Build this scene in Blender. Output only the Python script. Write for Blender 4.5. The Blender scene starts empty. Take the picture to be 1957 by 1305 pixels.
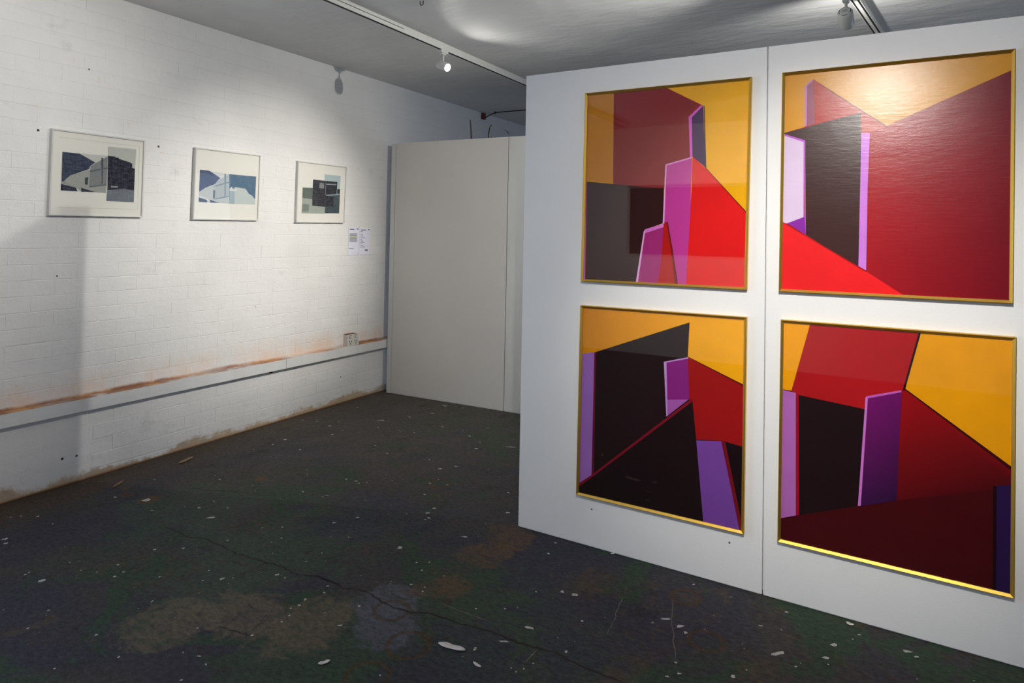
import bpy, bmesh, math, random, json
from mathutils import Vector, Matrix

# ---------------------------------------------------------------- camera, light, exposure
SC = bpy.context.scene
cam = bpy.data.cameras.new('camera'); cam_o = bpy.data.objects.new('camera', cam); SC.collection.objects.link(cam_o); SC.camera = cam_o
F_PX, PP_Y, YAW, PITCH, ROLL, CAM_H = 1237.7, 418.13, .5288, .0224, .0190, 1.5779
fwd = Vector((-math.sin(YAW) * math.cos(PITCH), math.cos(YAW) * math.cos(PITCH), math.sin(PITCH))); rgt = Vector((math.cos(YAW), math.sin(YAW), 0)); upv = rgt.cross(fwd)
r2 = math.cos(ROLL) * rgt + math.sin(ROLL) * upv; u2 = -math.sin(ROLL) * rgt + math.cos(ROLL) * upv
cam_o.matrix_world = Matrix(((r2.x, u2.x, -fwd.x, 0), (r2.y, u2.y, -fwd.y, 0), (r2.z, u2.z, -fwd.z, CAM_H), (0, 0, 0, 1)))
cam.sensor_fit = 'HORIZONTAL'; cam.sensor_width = 36; cam.lens = F_PX / 1957 * 36; cam.shift_y = -(652.5 - PP_Y) / 1957; cam.clip_start = .05
world = bpy.data.worlds.new('world'); SC.world = world; world.use_nodes = True
world.node_tree.nodes['Background'].inputs[0].default_value = (.55, .68, 1, 1); world.node_tree.nodes['Background'].inputs[1].default_value = .3
SC.view_settings.view_transform = 'Standard'; SC.view_settings.look = 'None'; SC.view_settings.gamma = 1; SC.view_settings.use_curve_mapping = False
SC.view_settings.exposure = 0.0
FILL_WINDOW = (-1.7, .9, 1.0, 2.5)                                         # unseen opening added for cool fill light: y0, y1, z0, z1
sky = bpy.data.lights.new('cool_fill', 'AREA'); sky.shape = 'RECTANGLE'; sky.size = 2.6; sky.size_y = 1.5; sky.energy = 27; sky.color = (.62, .76, 1)
fill_o = bpy.data.objects.new('cool_fill', sky); SC.collection.objects.link(fill_o); fill_o.location = (2.68, -.4, 1.75); fill_o.rotation_euler = (0, math.pi / 2, 0)
SIDE_FILL_WINDOW = (-.8, 1.0, 1.0, 2.5)                                   # unseen opening added in the brick-side wall, for more cool fill
fill3 = bpy.data.lights.new('side_cool_fill', 'AREA'); fill3.shape = 'RECTANGLE'; fill3.size = 1.8; fill3.size_y = 1.5; fill3.energy = 52; fill3.color = (.62, .76, 1)
fill3_o = bpy.data.objects.new('side_cool_fill', fill3); SC.collection.objects.link(fill3_o); fill3_o.location = (-4.40, .1, 1.75); fill3_o.rotation_euler = (0, -math.pi / 2, 0)
FAR_FILL_WINDOW = (6.4, 9.0, .9, 2.6)                                      # unseen opening added beyond the boards, for bluish fill there
fill2 = bpy.data.lights.new('far_cool_fill', 'AREA'); fill2.shape = 'RECTANGLE'; fill2.size = 2.6; fill2.size_y = 1.7; fill2.energy = 50; fill2.color = (.62, .76, 1)
fill2_o = bpy.data.objects.new('far_cool_fill', fill2); SC.collection.objects.link(fill2_o); fill2_o.location = (2.68, 7.7, 1.75); fill2_o.rotation_euler = (0, math.pi / 2, 0)
INK = .9
# x, y, track z, lamp z, aim, radius, length, label, (watts, half angle, blend, glow, track turn [, stray watts, half angle, blend])
LAMPS = [
    (-3.014, 4.05, 2.990, 2.872, (.90, -.12, -.40), .034, .108, 'lit white track spotlight on the track beside the brick wall, its bulb glaring', (10, 40, .6, 25, math.pi / 2, 10, 69, .55)),
    (-.216, 3.96, 2.955, 2.792, (.05, .88, -.47), .0385, .108, 'grey track spotlight seen from behind, hanging above the right exhibition board', (90, 30, .6, 20, 1.43, 22, 80, .4)),
    (-.252, 3.66, 2.955, 2.868, (-4.03, -.15, -1.40), .031, .105, 'white track spotlight hidden above the photo, aimed at the brick wall', (510, 19.6, 1, 20, 1.43, 150, 50, 1)),
    (-.02, .22, 3.0445, 2.870, (-.26, 2.855, -1.64), .031, .105, 'white track spotlight above the photographer, aimed at the gold-framed paintings', (285, 21.5, 1, 20, 1.43, 150, 39, 1)),
    (-.539, 1.55, 2.955, 2.862, (-3.8, -.55, -.85), .031, .105, 'white track spotlight above the photographer, aimed at the near end of the brick wall', (250, 32, 1, 20, 1.43)),
    (-.80, -.20, 3.0445, 2.870, (-1.1, -2.1, -1.1), .031, .105, 'added white track spotlight above the photographer, brightening the rear wall', (280, 45, 1, 20, 1.43)),  # unseen lamp added to brighten the rear wall and lift the bounce light
]

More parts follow.
